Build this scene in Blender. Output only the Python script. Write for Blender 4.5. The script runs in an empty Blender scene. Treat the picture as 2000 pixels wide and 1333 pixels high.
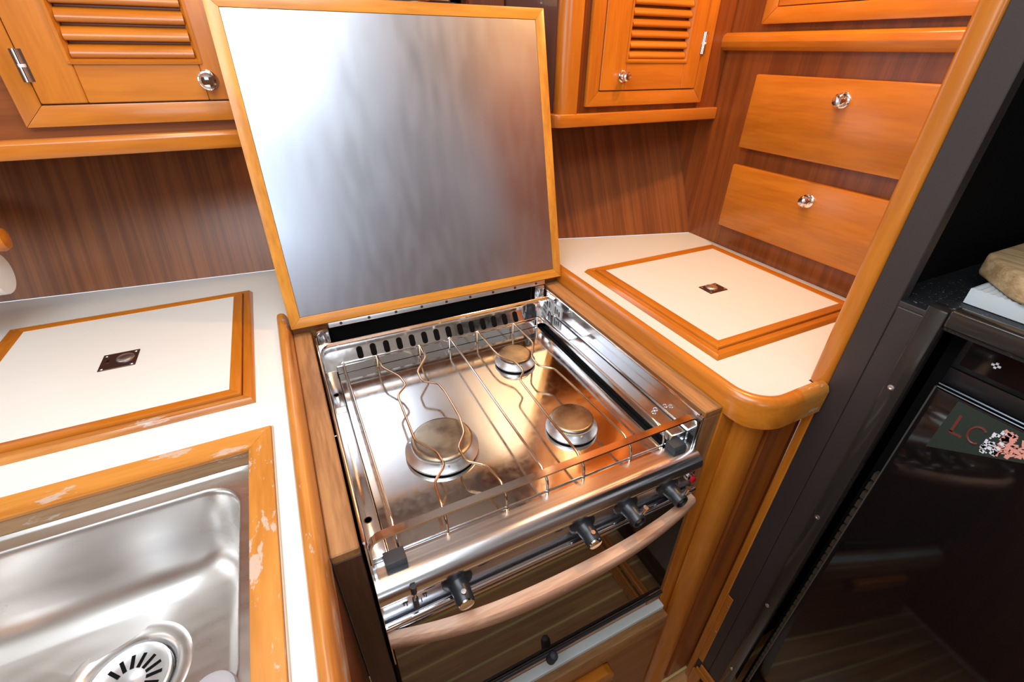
import bpy, bmesh, math, random
from mathutils import Vector, Matrix
random.seed(7)
PI = math.pi
S = bpy.context.scene
COL = S.collection
Z0 = 1.0            # height of the worktop above the cabin sole; all z below are measured from the worktop

# ------------------------------------------------------------------ camera
yaw, pitch, roll, FPX = 0.4590857, 0.56416625, 0.012835, 901.722
f = Vector((math.sin(yaw)*math.cos(pitch), math.cos(yaw)*math.cos(pitch), -math.sin(pitch)))
r = f.cross(Vector((0, 0, 1))).normalized(); u = r.cross(f)
r2 = math.cos(roll)*r + math.sin(roll)*u; u2 = -math.sin(roll)*r + math.cos(roll)*u
cd = bpy.data.cameras.new('camera'); cam = bpy.data.objects.new('camera', cd); COL.objects.link(cam)
M = Matrix((r2, u2, -f)).transposed().to_4x4(); M.translation = Vector((0, 0, .45+Z0))
cam.matrix_world = M
cd.sensor_width = 36; cd.lens = FPX/2000*36; cd.clip_start = .01
S.camera = cam

# ------------------------------------------------------------------ world, lights, exposure
w = bpy.data.worlds.new('sky'); S.world = w; w.use_nodes = True
w.node_tree.nodes['Background'].inputs[0].default_value = (.75, .86, 1, 1)
w.node_tree.nodes['Background'].inputs[1].default_value = 1.0
def area(name, loc, sx, sy, power, col, rot=(0, 0, 0)):
    l = bpy.data.lights.new(name, 'AREA'); l.shape = 'RECTANGLE'; l.size = sx; l.size_y = sy
    l.energy = power; l.color = col
    o = bpy.data.objects.new(name, l); o.location = (loc[0], loc[1], loc[2]+Z0); o.rotation_euler = rot
    COL.objects.link(o); return o
area('hatch_daylight', (-.26, .05, .985), .80, .74, 12.5, (.82, .92, 1))
area('companionway_daylight', (-.36, -1.66, .76), .80, .36, 5, (.74, .87, 1), (PI/2, 0, 0))
area('port_pane_and_fill', (-1.54, .0, .55), .5, 1.1, 5, (.88, .94, 1), (0, -PI/2, 0))  # fill added at the left wall to lift ceiling and right side; no port there
area('deck_light', (.10, .52, .985), .36, .20, 2.6, (.82, .91, 1))
area('galley_lamp_and_fill', (.66, .72, .975), .07, .07, 1.6, (1, .66, .36))
area('galley_lamp_and_fill', (.93, .62, .975), .07, .07, 4.4, (1, .58, .24))  # extra fill added to warm the right worktop
area('galley_lamp_and_fill', (-.05, .75, .975), .08, .08, 1.2, (1, .58, .25))
S.view_settings.view_transform = 'Standard'; S.view_settings.look = 'None'
S.view_settings.exposure = 0.25; S.view_settings.gamma = 1.0; S.view_settings.use_curve_mapping = False
S.cycles.max_bounces = 10; S.cycles.glossy_bounces = 6; S.cycles.use_denoising = True
S.cycles.sample_clamp_indirect = 4

# ------------------------------------------------------------------ materials
def newmat(name):
    m = bpy.data.materials.new(name); m.use_nodes = True
    return m, m.node_tree, m.node_tree.nodes['Principled BSDF']
def simple(name, col, rough=.5, metal=0, spec=.5, coat=0, ior=None, noise=0, nscale=30):
    m, t, b = newmat(name)
    b.inputs['Base Color'].default_value = (*col, 1); b.inputs['Roughness'].default_value = rough
    b.inputs['Metallic'].default_value = metal; b.inputs['Specular IOR Level'].default_value = spec
    b.inputs['Coat Weight'].default_value = coat
    if ior: b.inputs['IOR'].default_value = ior
    if noise:
        tc = t.nodes.new('ShaderNodeTexCoord'); n = t.nodes.new('ShaderNodeTexNoise'); n.inputs['Scale'].default_value = nscale
        t.links.new(tc.outputs['Object'], n.inputs['Vector'])
        rp = t.nodes.new('ShaderNodeMapRange'); rp.inputs[3].default_value = max(.01, rough-noise); rp.inputs[4].default_value = rough+noise
        t.links.new(n.outputs[0], rp.inputs[0]); t.links.new(rp.outputs[0], b.inputs['Roughness'])
    return m
def wood(name, a, bcol, axis='z', along=2.5, across=45, rough=.3, coat=.25, worn=0, contrast=1.0, lean=False):
    m, t, b = newmat(name)
    N = t.nodes.new; L = t.links.new
    tc = N('ShaderNodeTexCoord'); mp = N('ShaderNodeMapping')
    sc = [across]*3; sc['xyz'.index(axis)] = along
    if lean: sc[1] = along
    mp.inputs['Scale'].default_value = sc; L(tc.outputs['Object'], mp.inputs['Vector'])
    n1 = N('ShaderNodeTexNoise'); n1.inputs['Scale'].default_value = 1; n1.inputs['Detail'].default_value = 3; n1.inputs['Roughness'].default_value = .55
    n1.inputs['Distortion'].default_value = .15
    L(mp.outputs[0], n1.inputs['Vector'])
    mp2 = N('ShaderNodeMapping'); sc2 = [across*7]*3; sc2['xyz'.index(axis)] = along*6
    if lean: sc2[1] = along*6
    mp2.inputs['Scale'].default_value = sc2; L(tc.outputs['Object'], mp2.inputs['Vector'])
    n2 = N('ShaderNodeTexNoise'); n2.inputs['Scale'].default_value = 1; n2.inputs['Detail'].default_value = 2
    L(mp2.outputs[0], n2.inputs['Vector'])
    n3 = N('ShaderNodeTexNoise'); n3.inputs['Scale'].default_value = 4; n3.inputs['Detail'].default_value = 2
    L(tc.outputs['Object'], n3.inputs['Vector'])
    ma = N('ShaderNodeMath'); ma.operation = 'MULTIPLY_ADD'; ma.inputs[1].default_value = .35
    L(n2.outputs[0], ma.inputs[0]); L(n1.outputs[0], ma.inputs[2])
    mb_ = N('ShaderNodeMath'); mb_.operation = 'MULTIPLY_ADD'; mb_.inputs[1].default_value = .12
    L(n3.outputs[0], mb_.inputs[0]); L(ma.outputs[0], mb_.inputs[2])
    cr = N('ShaderNodeValToRGB'); e = cr.color_ramp.elements
    e[0].position = .83-.17*contrast; e[0].color = (*a, 1); e[1].position = .83+.17*contrast; e[1].color = (*bcol, 1)
    e[0].position = .60; e[1].position = .86
    L(mb_.outputs[0], cr.inputs[0])
    col = cr.outputs[0]
    if worn:
        n4 = N('ShaderNodeTexNoise'); n4.inputs['Scale'].default_value = 1.0; n4.inputs['Detail'].default_value = 5; n4.inputs['Roughness'].default_value = .7
        mp4 = N('ShaderNodeMapping'); s4 = [38]*3; s4['xyz'.index(axis)] = 12
        mp4.inputs['Scale'].default_value = s4; L(tc.outputs['Object'], mp4.inputs['Vector']); L(mp4.outputs[0], n4.inputs['Vector'])
        r4 = N('ShaderNodeValToRGB'); q = r4.color_ramp.elements
        q[0].position = .63-.05*worn; q[0].color = (0, 0, 0, 1); q[1].position = .66-.05*worn; q[1].color = (.7, .7, .7, 1)
        L(n4.outputs[0], r4.inputs[0])
        mx = N('ShaderNodeMix'); mx.data_type = 'RGBA'; L(r4.outputs[0], mx.inputs[0]); L(col, mx.inputs[6]); mx.inputs[7].default_value = (.50, .42, .35, 1)
        col = mx.outputs[2]
    L(col, b.inputs['Base Color'])
    b.inputs['Roughness'].default_value = rough; b.inputs['Coat Weight'].default_value = coat; b.inputs['Coat Roughness'].default_value = .18
    bp = N('ShaderNodeBump'); bp.inputs['Strength'].default_value = .06; bp.inputs['Distance'].default_value = .002
    L(n2.outputs[0], bp.inputs['Height']); L(bp.outputs[0], b.inputs['Normal'])
    return m
def steel(name, col=(.72, .71, .70), rough=.15, axis=None, var=.05, bump=.0, aniso=0, along=4, across=300, detail=2):
    m, t, b = newmat(name); N = t.nodes.new; L = t.links.new
    b.inputs['Metallic'].default_value = 1; b.inputs['Base Color'].default_value = (*col, 1)
    tc = N('ShaderNodeTexCoord'); mp = N('ShaderNodeMapping'); sc = [90]*3
    if axis: sc = [across]*3; sc['xyz'.index(axis)] = along
    mp.inputs['Scale'].default_value = sc; L(tc.outputs['Object'], mp.inputs['Vector'])
    n = N('ShaderNodeTexNoise'); n.inputs['Scale'].default_value = 1; n.inputs['Detail'].default_value = detail; L(mp.outputs[0], n.inputs['Vector'])
    n2 = N('ShaderNodeTexNoise'); n2.inputs['Scale'].default_value = 9; n2.inputs['Detail'].default_value = detail; L(tc.outputs['Object'], n2.inputs['Vector'])
    ad = N('ShaderNodeMath'); ad.operation = 'ADD'; L(n.outputs[0], ad.inputs[0]); L(n2.outputs[0], ad.inputs[1])
    rp = N('ShaderNodeMapRange'); rp.inputs[1].default_value = .7; rp.inputs[2].default_value = 1.3
    rp.inputs[3].default_value = max(.02, rough-var); rp.inputs[4].default_value = rough+var
    L(ad.outputs[0], rp.inputs[0]); L(rp.outputs[0], b.inputs['Roughness'])
    if bump:
        bp = N('ShaderNodeBump'); bp.inputs['Strength'].default_value = bump; bp.inputs['Distance'].default_value = .001
        L(n.outputs[0], bp.inputs['Height']); L(bp.outputs[0], b.inputs['Normal'])
    return m
VD, VL = (.17, .040, .007), (.27, .070, .012)       # veneer
TD, TL_ = (.46, .135, .010), (.58, .185, .015)         # solid varnished trim
MW = {}
def W(kind, axis):
    k = kind+axis
    if k not in MW:
        if kind == 'veneer': MW[k] = wood('veneer_'+axis, VD, VL, axis, 1.5, 40, .32, .3)
        if kind == 'hull': MW[k] = wood('hull_veneer_'+axis, (.165, .048, .012), (.27, .084, .020), axis, 1.2, 70, .42, .12, lean=True)
        if kind == 'trim': MW[k] = wood('varnished_trim_'+axis, TD, TL_, axis, 3, 26, .28, .35)
        if kind == 'fiddle': MW[k] = wood('worn_fiddle_'+axis, (.36, .12, .02), (.56, .22, .04), axis, 3, 26, .3, .3, worn=.35)
        if kind == 'worn': MW[k] = wood('worn_trim_'+axis, (.42, .15, .018), (.56, .23, .04), axis, 3, 26, .4, .1, worn=1)
        if kind == 'bare': MW[k] = wood('bare_teak_'+axis, (.25, .105, .033), (.42, .20, .07), axis, 4, 40, .5, .05)
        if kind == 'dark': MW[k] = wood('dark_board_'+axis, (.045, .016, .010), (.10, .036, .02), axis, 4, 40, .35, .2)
        if kind == 'pale': MW[k] = wood('pale_handle_'+axis, (.40, .20, .12), (.62, .36, .23), axis, 5, 50, .5, .05, worn=.2)
        if kind == 'board': MW[k] = wood('oak_board_'+axis, (.40, .24, .11), (.64, .44, .24), axis, 5, 60, .5, 0)
    return MW[k]
CREAM = simple('cream_laminate', (.74, .715, .66), .32, spec=.4, noise=.05, nscale=200)
CHROME = simple('chrome', (.82, .82, .84), .06, 1)
HOB = steel('polished_hob_steel', (.66, .64, .62), .11, None, .05)
RIM = steel('polished_rim_steel', (.76, .76, .77), .12, None, .04)
BRUSH = steel('brushed_lid_steel', (.58, .62, .69), .33, 'z', .02, 0, along=1.2, across=60, detail=0)
SINK = steel('satin_sink_steel', (.68, .66, .64), .30, 'x', .03, 0, detail=0, along=20, across=80)
PANEL = steel('front_panel_steel', (.68, .69, .72), .22, 'x', .04)
ALU = simple('cast_aluminium_ring', (.74, .75, .77), .35, 1, noise=.1, nscale=80)
CAP = steel('scorched_burner_cap', (.30, .245, .18), .34, None, .08)
_t = CAP.node_tree; _n = _t.nodes.new('ShaderNodeTexNoise'); _n.inputs['Scale'].default_value = 28; _n.inputs['Detail'].default_value = 5
_c = _t.nodes.new('ShaderNodeTexCoord'); _t.links.new(_c.outputs['Object'], _n.inputs['Vector']); _r = _t.nodes.new('ShaderNodeValToRGB')
_r.color_ramp.elements[0].position = .28; _r.color_ramp.elements[0].color = (.14, .105, .08, 1); _r.color_ramp.elements[1].position = .62; _r.color_ramp.elements[1].color = (.33, .27, .20, 1)
_t.links.new(_n.outputs[0], _r.inputs[0]); _t.links.new(_r.outputs[0], _t.nodes['Principled BSDF'].inputs['Base Color'])
WIRE = simple('steel_wire', (.66, .62, .58), .18, 1)
WIREH = simple('heat_tinted_wire', (.55, .41, .28), .2, 1)
BLK = simple('black_plastic', (.018, .019, .022), .35)
RUB = simple('black_rubber', (.03, .032, .036), .6)
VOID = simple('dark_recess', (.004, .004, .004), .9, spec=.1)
GREY = simple('grey_seam', (.35, .33, .30), .7)
BRZ = simple('bronze_plate', (.10, .045, .035), .3, .6)
DOORGL = simple('dark_oven_glass', (.022, .014, .010), .03, 0, ior=2.3)
CAB = simple('black_satin_laminate', (.034, .026, .025), .42, noise=.06, nscale=400)
CABG = simple('black_gloss_trim', (.022, .018, .016), .16, noise=.05, nscale=60)
FRG = simple('fridge_black', (.008, .008, .009), .22)
FRGL = simple('fridge_glass_black', (.007, .005, .005), .06, 0, ior=1.65)
WHITE = simple('white_board', (.80, .84, .80), .5)
PAPER = simple('paper_roll', (.75, .75, .73), .9)
RED = simple('red_button', (.5, .01, .03), .2)
LIN = simple('cream_headliner', (.82, .78, .70), .8)
HOLLY = simple('holly_strip', (.72, .52, .20), .3)
PRINTR = simple('red_print', (.13, .03, .02), .5)
PRINTG = simple('dark_green_print', (.026, .036, .028), .4)
PRINTP = simple('pink_print', (.80, .34, .27), .5, noise=.1)
PRINTW = simple('white_print', (.8, .78, .85), .5)
MARK = simple('black_mark', (.02, .02, .02), .5)

# ------------------------------------------------------------------ mesh helpers
def smooth(me, ang=35):
    for p in me.polygons: p.use_smooth = True
    try: me.set_sharp_from_angle(angle=math.radians(ang))
    except Exception: pass
class MB:
    def __init__(s): s.b = bmesh.new()
    def _merge(s, t):
        me = bpy.data.meshes.new('tmp'); t.to_mesh(me); t.free(); s.b.from_mesh(me); bpy.data.meshes.remove(me)
    def box(s, x0, x1, y0, y1, z0, z1, bv=0, seg=2, rot=None, ctr=None):
        t = bmesh.new(); bmesh.ops.create_cube(t, size=1)
        for v in t.verts: v.co = Vector((x0+(v.co.x+.5)*(x1-x0), y0+(v.co.y+.5)*(y1-y0), z0+(v.co.z+.5)*(z1-z0)))
        if bv: bmesh.ops.bevel(t, geom=t.edges[:], offset=min(bv, .49*min(abs(x1-x0), abs(y1-y0), abs(z1-z0))), segments=seg, affect='EDGES', profile=.5, clamp_overlap=True)
        if rot:
            c = Vector(ctr or ((x0+x1)/2, (y0+y1)/2, (z0+z1)/2)); bmesh.ops.rotate(t, verts=t.verts, cent=c, matrix=rot)
        s._merge(t); return s
    def prism(s, pts, axis, a0, a1, bv=0, seg=2):
        """pts 2-D polygon; axis 'x': (y,z), 'y': (x,z), 'z': (x,y)"""
        t = bmesh.new()
        def P(p, a): return {'x': (a, p[0], p[1]), 'y': (p[0], a, p[1]), 'z': (p[0], p[1], a)}[axis]
        A = [t.verts.new(P(p, a0)) for p in pts]; B = [t.verts.new(P(p, a1)) for p in pts]
        t.faces.new(A); t.faces.new(B[::-1]); n = len(pts)
        for i in range(n): t.faces.new((A[i], B[i], B[(i+1) % n], A[(i+1) % n]))
        bmesh.ops.recalc_face_normals(t, faces=t.faces)
        if bv: bmesh.ops.bevel(t, geom=t.edges[:], offset=bv, segments=seg, affect='EDGES', profile=.5, clamp_overlap=True)
        s._merge(t); return s
    def hexa(s, v, bv=0):
        """8 points: bottom ring 0-3, top ring 4-7"""
        t = bmesh.new(); q = [t.verts.new(p) for p in v]
        for fc in ((0, 1, 2, 3), (4, 5, 6, 7), (0, 1, 5, 4), (1, 2, 6, 5), (2, 3, 7, 6), (3, 0, 4, 7)): t.faces.new([q[i] for i in fc])
        bmesh.ops.recalc_face_normals(t, faces=t.faces)
        if bv: bmesh.ops.bevel(t, geom=t.edges[:], offset=bv, segments=2, affect='EDGES', profile=.5, clamp_overlap=True)
        s._merge(t); return s
    def lathe(s, c, ax, prof, seg=32, cap0=True):
        """prof: list of (distance along axis, radius)"""
        ax = Vector(ax).normalized(); c = Vector(c)
        e1 = ax.orthogonal().normalized(); e2 = ax.cross(e1)
        t = bmesh.new(); rings = []
        for h, rad in prof:
            if rad < 1e-6: rings.append([t.verts.new(c+ax*h)])
            else: rings.append([t.verts.new(c+ax*h+(e1*math.cos(2*PI*i/seg)+e2*math.sin(2*PI*i/seg))*rad) for i in range(seg)])
        for A, B in zip(rings, rings[1:]):
            for i in range(seg):
                j = (i+1) % seg
                if len(A) == 1 and len(B) == 1: continue
                if len(A) == 1: t.faces.new((A[0], B[i], B[j]))
                elif len(B) == 1: t.faces.new((A[i], B[0], A[j]))
                else: t.faces.new((A[i], B[i], B[j], A[j]))
        for R_ in ((rings[0], rings[-1]) if cap0 else (rings[-1],)):
            if len(R_) > 1: t.faces.new(R_)
        bmesh.ops.recalc_face_normals(t, faces=t.faces)
        s._merge(t); return s
    def cyl(s, p0, p1, rad, seg=20):
        p0 = Vector(p0); p1 = Vector(p1); d = p1-p0
        return s.lathe(p0, d, [(0, rad), (d.length, rad)], seg)
    def tube(s, path, rad, seg=8, closed=False, flat=None):
        """round tube, or rectangle (flat=(w,h)) with h kept along z or x/y axis given in flat[2]"""
        P = [Vector(p) for p in path]; n = len(P); t = bmesh.new(); rings = []
        nrm = None
        for i in range(n):
            a = P[(i-1) % n] if (closed or i) else P[0]; b = P[(i+1) % n] if (closed or i < n-1) else P[-1]
            d = (b-a).normalized()
            if flat:
                upv = Vector(flat[2]); sd = d.cross(upv).normalized()
                k = 1/max(.5, math.sqrt(max(0, (1+((P[(i+1) % n]-P[i]).normalized().dot((P[i]-P[i-1]).normalized())))/2))) if 0 < i < n-1 or closed else 1
                rings.append([t.verts.new(P[i]+sd*x*k+upv*y) for x, y in ((-flat[0]/2, -flat[1]/2), (flat[0]/2, -flat[1]/2), (flat[0]/2, flat[1]/2), (-flat[0]/2, flat[1]/2))])
            else:
                if nrm is None: nrm = d.orthogonal().normalized()
                nrm = (nrm-d*nrm.dot(d)).normalized(); bn = d.cross(nrm)
                rings.append([t.verts.new(P[i]+(nrm*math.cos(2*PI*j/seg)+bn*math.sin(2*PI*j/seg))*rad) for j in range(seg)])
        m = len(rings[0])
        for i in range(n if closed else n-1):
            A, B = rings[i], rings[(i+1) % n]
            for j in range(m): t.faces.new((A[j], B[j], B[(j+1) % m], A[(j+1) % m]))
        if not closed: t.faces.new(rings[0]); t.faces.new(rings[-1][::-1])
        bmesh.ops.recalc_face_normals(t, faces=t.faces)
        s._merge(t); return s
    def rings(s, R_, capend=True, capstart=False):
        t = bmesh.new(); V = [[t.verts.new(p) for p in r_] for r_ in R_]; m = len(V[0])
        for A, B in zip(V, V[1:]):
            for j in range(m): t.faces.new((A[j], B[j], B[(j+1) % m], A[(j+1) % m]))
        if capend: t.faces.new(V[-1])
        if capstart: t.faces.new(V[0][::-1])
        bmesh.ops.recalc_face_normals(t, faces=t.faces)
        s._merge(t); return s
    def build(s, name, mat, parent=None, ang=35, **props):
        base = Vector((0, 0, 0))
        if parent is not None:
            base = Vector(parent['_base'])
        for v in s.b.verts: v.co = Vector((v.co.x, v.co.y, v.co.z+Z0)) - base
        if parent is None:
            xs = [v.co.x for v in s.b.verts]; ys = [v.co.y for v in s.b.verts]; zs = [v.co.z for v in s.b.verts]
            base = Vector(((min(xs)+max(xs))/2, (min(ys)+max(ys))/2, min(zs)))
            for v in s.b.verts: v.co -= base
        me = bpy.data.meshes.new(name); s.b.to_mesh(me); s.b.free(); me.materials.append(mat); smooth(me, ang)
        o = bpy.data.objects.new(name, me); COL.objects.link(o)
        if parent is not None: o.parent = parent
        else: o.location = base
        o['_base'] = tuple(base)
        for k, v in props.items(): o[k] = v
        return o
def thing(name, loc, label=None, category=None, group=None, kind=None):
    o = bpy.data.objects.new(name, None); o.empty_display_size = .05; COL.objects.link(o)
    o.location = (loc[0], loc[1], loc[2]+Z0); o['_base'] = (loc[0], loc[1], loc[2]+Z0)
    if label: o['label'] = label; o['category'] = category
    if group: o['group'] = group
    if kind: o['kind'] = kind
    return o
def part_empty(name, loc, parent):
    o = thing(name, loc); o.parent = parent; o.location = Vector(o['_base'])-Vector(parent['_base'])
    return o
def arc(cx, cy, rad, a0, a1, n):
    return [(cx+rad*math.cos(math.radians(a0+(a1-a0)*i/n)), cy+rad*math.sin(math.radians(a0+(a1-a0)*i/n))) for i in range(n+1)]
def rrect(x0, x1, y0, y1, rad, n=8):
    return arc(x1-rad, y1-rad, rad, 0, 90, n)+arc(x0+rad, y1-rad, rad, 90, 180, n)+arc(x0+rad, y0+rad, rad, 180, 270, n)+arc(x1-rad, y0+rad, rad, 270, 360, n)

# ================================================================== THE SETTING
fl = thing('floor', (0, -.4, -1.0), kind='structure')
MB().box(-1.6, 1.5, -1.7, 1.3, -1.03, -1.004).build('subfloor', VOID, fl)
sole = wood('teak_sole', (.34, .15, .05), (.52, .25, .09), 'x', 2, 40, .3, .2)
pl0 = None; k = 0; y = -1.68
while y < .66:
    MB().box(-1.58, 1.48, y, y+.052, -1.004, -1.0, .0005, 1).build('plank', sole, fl)
    MB().box(-1.58, 1.48, y+.0522, y+.0588, -1.004, -1.0002).build('strip', HOLLY, fl)
    y += .059
ce = thing('ceiling', (0, -.4, 1.0), kind='structure')
# headliner with a real hatch opening and lamps under it
for (x0, x1, y0, y1) in ((-1.6, -.68, -1.7, 1.7), (.16, 1.5, -1.7, 1.7), (-.68, .16, -1.7, -.34), (-.68, .16, .44, 1.7)):
    MB().box(x0, x1, y0, y1, 1.0, 1.03).build('headliner_panel', LIN, ce)
hf = MB()
hf.box(-.70, .18, -.36, -.335, .985, 1.04, .004).box(-.70, .18, .435, .46, .985, 1.04, .004).box(-.70, -.675, -.36, .46, .985, 1.04, .004).box(.155, .18, -.36, .46, .985, 1.04, .004)
hf.build('hatch_frame', W('trim', 'x'), ce)
MB().box(-1.6, -1.57, -1.7, 1.7, -1.0, 1.0).build('wall_left', LIN, None, kind='structure')
MB().box(-1.6, 1.5, -1.73, -1.7, -1.0, 1.0).build('wall_front', wood('far_veneer', (.16, .06, .02), (.28, .11, .035), 'z', 2, 30, .5, .1), None, kind='structure')
# hull liner: leans outward as it rises
hb = [(-1.56, 1.33), (-.90, 1.245), (-.57, 1.212), (-.065, 1.161), (.30, 1.122), (.667, 1.066), (1.055, .953)]
SL = .48
def hull(zs, off=0.): return [[(x, y+SL*z+off, z) for x, y in hb] for z in zs]
b = bmesh.new(); zs = (.0005, .15, .35, .60, .80, 1.0); F_ = hull(zs); B_ = hull(zs, .03)
t = MB(); grid = []
for rows in (F_, B_): grid.append([[t.b.verts.new(p) for p in row] for row in rows])
for g in grid:
    for i in range(len(zs)-1):
        for j in range(len(hb)-1): t.b.faces.new((g[i][j], g[i][j+1], g[i+1][j+1], g[i+1][j]))
for i in (0, len(zs)-1):
    for j in range(len(hb)-1): t.b.faces.new((grid[0][i][j], grid[0][i][j+1], grid[1][i][j+1], grid[1][i][j]))
b.free()
t.build('wall_back', W('hull', 'z'), None, ang=20, kind='structure')
MB().prism([(.30, -1.0), (.95, -1.0), (.958, 0), (1.44, 1.0), (.30, 1.0)], 'x', 1.05, 1.08).build('wall_right', W('veneer', 'z'), None, kind='structure')
# bulkhead between galley and fridge locker (stands across the right counter)
MB().box(.715, 1.08, .300, .325, -1.0, 1.0).build('wall_bulkhead', W('veneer', 'z'), None, kind='structure')
t1 = thing('trim_1', (.708, .31, -1.0), kind='structure')
MB().box(.697, .722, .2985, .3265, 0.0, 1.0, .007, 3).build('edge_strip', W('trim', 'z'), t1)
MB().box(.6985, .722, .2985, .3135, -1.0, -.0005, .002, 1).build('lower_edge_strip', W('trim', 'z'), t1)
MB().box(.6985, .722, .284, .2988, -.88, -.585, .001, 1).build('lower_edge_strip', W('trim', 'z'), t1)
for z in (-.62, -.73): MB().lathe((.6985, .288, z), (-1, 0, 0), [(0, .003), (.0006, .003), (.0006, 0)], 10).build('screw', ALU, t1)

# ================================================================== COUNTERS
# --- left worktop
lc = thing('worktop', (-.5, .6, -.03), 'white laminate worktop left of the stove with worn wooden edge fiddle and sink cut-out', 'worktop')
c = MB()  # pieces around the sink opening (-.545..-.0995 , .215..)
c.box(-.0995, -.060, -.12, .90, -.03, 0)
c.box(-1.0, -.0995, .555, .90, -.03, 0)
c.box(-1.0, -.0995, -.12, .205, -.03, 0).box(-1.0, -.56, .205, .555, -.03, 0)
c.prism([(-1.0, .90), (.45, .90), (.45, 1.097), (.30, 1.12), (-.065, 1.159), (-.57, 1.21), (-.90, 1.243), (-1.0, 1.256)], 'z', -.03, 0)
c.build('laminate_top', CREAM, lc)
prof = [(-.0655, -.03), (-.0655, .004), (-.063, .010), (-.057, .012), (-.051, .010), (-.047, .003), (-.0445, -.012), (-.0435, -.030)]
MB().prism(prof, 'y', -.12, .900).build('fiddle', W('fiddle', 'y'), lc, ang=50)
MB().prism([(-.118, -.95), (-.0445, -.95), (-.0445, -.031), (-.118, -.031)], 'y', -.12, .352).build('side_panel', W('veneer', 'z'), lc, label='brown veneer side panel')
MB().box(-.9, -.12, -.10, -.06, -.9, -.031).build('front_panel', W('veneer', 'z'), lc)
# --- right worktop
rc = thing('worktop', (.8, .6, -.03), 'cream laminate worktop right of the stove with curved varnished wooden fiddle', 'worktop')
MB().prism([(.566, .335), (.575, .322), (.60, .318), (.700, .318), (.700, .327), (1.049, .327), (1.049, .953), (.667, 1.064), (.4505, 1.096), (.4505, .905), (.566, .905)], 'z', -.03, 0).build('laminate_top', CREAM, rc)
# fiddle swept round the front corner
def fid_sec():  # (offset outward, z)
    return [(0, -.028), (0.0215, -.028), (.0225, .004), (.019, .012), (.012, .0155), (.005, .013), (.001, .006)]
path = [(.568, .905), (.568, .38)]
for a in range(0, 91, 9):
    path.append((.568+.045*(1-math.cos(math.radians(a))), .362-.045*math.sin(math.radians(a))))
path += [(.64, .317), (.697, .317)]
R_ = []
for i, p in enumerate(path):
    a = Vector(path[max(0, i-1)]); b_ = Vector(path[min(len(path)-1, i+1)]); d = (b_-a).normalized(); n = Vector((d.y, -d.x))  # outward = left-hand of stove side
    if n.dot(Vector((-1, -1))) < 0: n = -n
    k = 1.0 if i < 2 else 1.0+.15*min(1, (i-1)/6)
    R_.append([(p[0]+n.x*o*k, p[1]+n.y*o*k, z if z > -.02 else z-(.010 if i > 1 else 0)*min(1, (i-1)/5)) for o, z in fid_sec()])
MB().rings(R_[:-2]+[R_[-2]], True, True).build('fiddle', W('trim', 'y'), rc, ang=50)
MB().rings(R_[-2:], True, True).build('fiddle_end', W('worn', 'x'), rc, ang=50, label='paler repaired end piece of the fiddle')
# cabinet under right worktop: side board, rounded post, panel
cb = thing('galley_cabinet', (.6, .35, -1.0), 'varnished cabinet front with rounded corner post right of the oven', 'cabinet')
MB().box(.5465, .5905, .352, .368, -1.0, -.030, .002, 2).build('front_board', W('trim', 'z'), cb)
MB().box(.5465, .56, .368, .86, -1.0, -.030).build('side_panel', W('veneer', 'z'), cb)
pc = arc(.6135, .358, .037, 195, 330, 22)
MB().prism(pc+[(.64, .37), (.59, .37)], 'z', -1.0, -.030).build('corner_post', W('trim', 'z'), cb, ang=30)
MB().box(.63, .6984, .317, .345, -.965, -.030).build('panel', W('veneer', 'z'), cb, label='dark reddish veneer panel')

# --- boards around the stove recess
rs = thing('stove_bay', (.25, .6, -1.0), 'wooden bay around the stove with its steel-lined lid standing open', 'stove bay')
MB().box(-.0435, -.012, .352, .865, -.034, -.020, .0015, 1).build('top_strip', W('bare', 'y'), rs, label='bare worn strip left of the stove')
MB().box(.5095, .5455, .354, .865, -.034, -.020, .0015, 1).build('top_strip', W('bare', 'y'), rs, label='bare worn strip right of the stove')
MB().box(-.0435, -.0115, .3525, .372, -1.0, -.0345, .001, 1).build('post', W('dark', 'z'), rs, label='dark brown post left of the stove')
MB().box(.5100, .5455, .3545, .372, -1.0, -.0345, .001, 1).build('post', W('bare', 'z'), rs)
MB().box(-.0435, .5455, .868, .888, -.30, -.010, .001, 1).build('back_board', W('bare', 'x'), rs)
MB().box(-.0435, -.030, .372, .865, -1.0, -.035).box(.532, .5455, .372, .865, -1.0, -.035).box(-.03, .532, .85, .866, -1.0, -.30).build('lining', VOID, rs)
# ledge under the oven
lg = thing('under_oven_locker', (.27, .34, -1.0), 'brown locker below the oven with white-topped ledge and wooden lip', 'cabinet')
MB().box(-.011, .545, .338, .356, -.600, -.572, .0008, 1).build('ledge_top', WHITE, lg, label='white ledge top')
MB().box(-.011, .5095, .3565, .366, -.600, -.562).build('back_strip', W('pale', 'x'), lg)
MB().box(-.011, .545, .3215, .3375, -.640, -.582, .002, 2).build('lip', W('bare', 'x'), lg)
MB().box(-.011, .548, .3275, .337, -1.0, -.6405).build('panel', W('veneer', 'x'), lg)
MB().box(-.011, .5095, .372, .50, -.60, -.575).build('shelf', W('dark', 'x'), lg)
MB().prism([(.17, -.655), (.385, -.655), (.40, -.662), (.405, -.675), (.405, -.70), (.17, -.70)], 'y', .305, .327, .002).build('finger_pull', W('trim', 'x'), lg)

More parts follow.
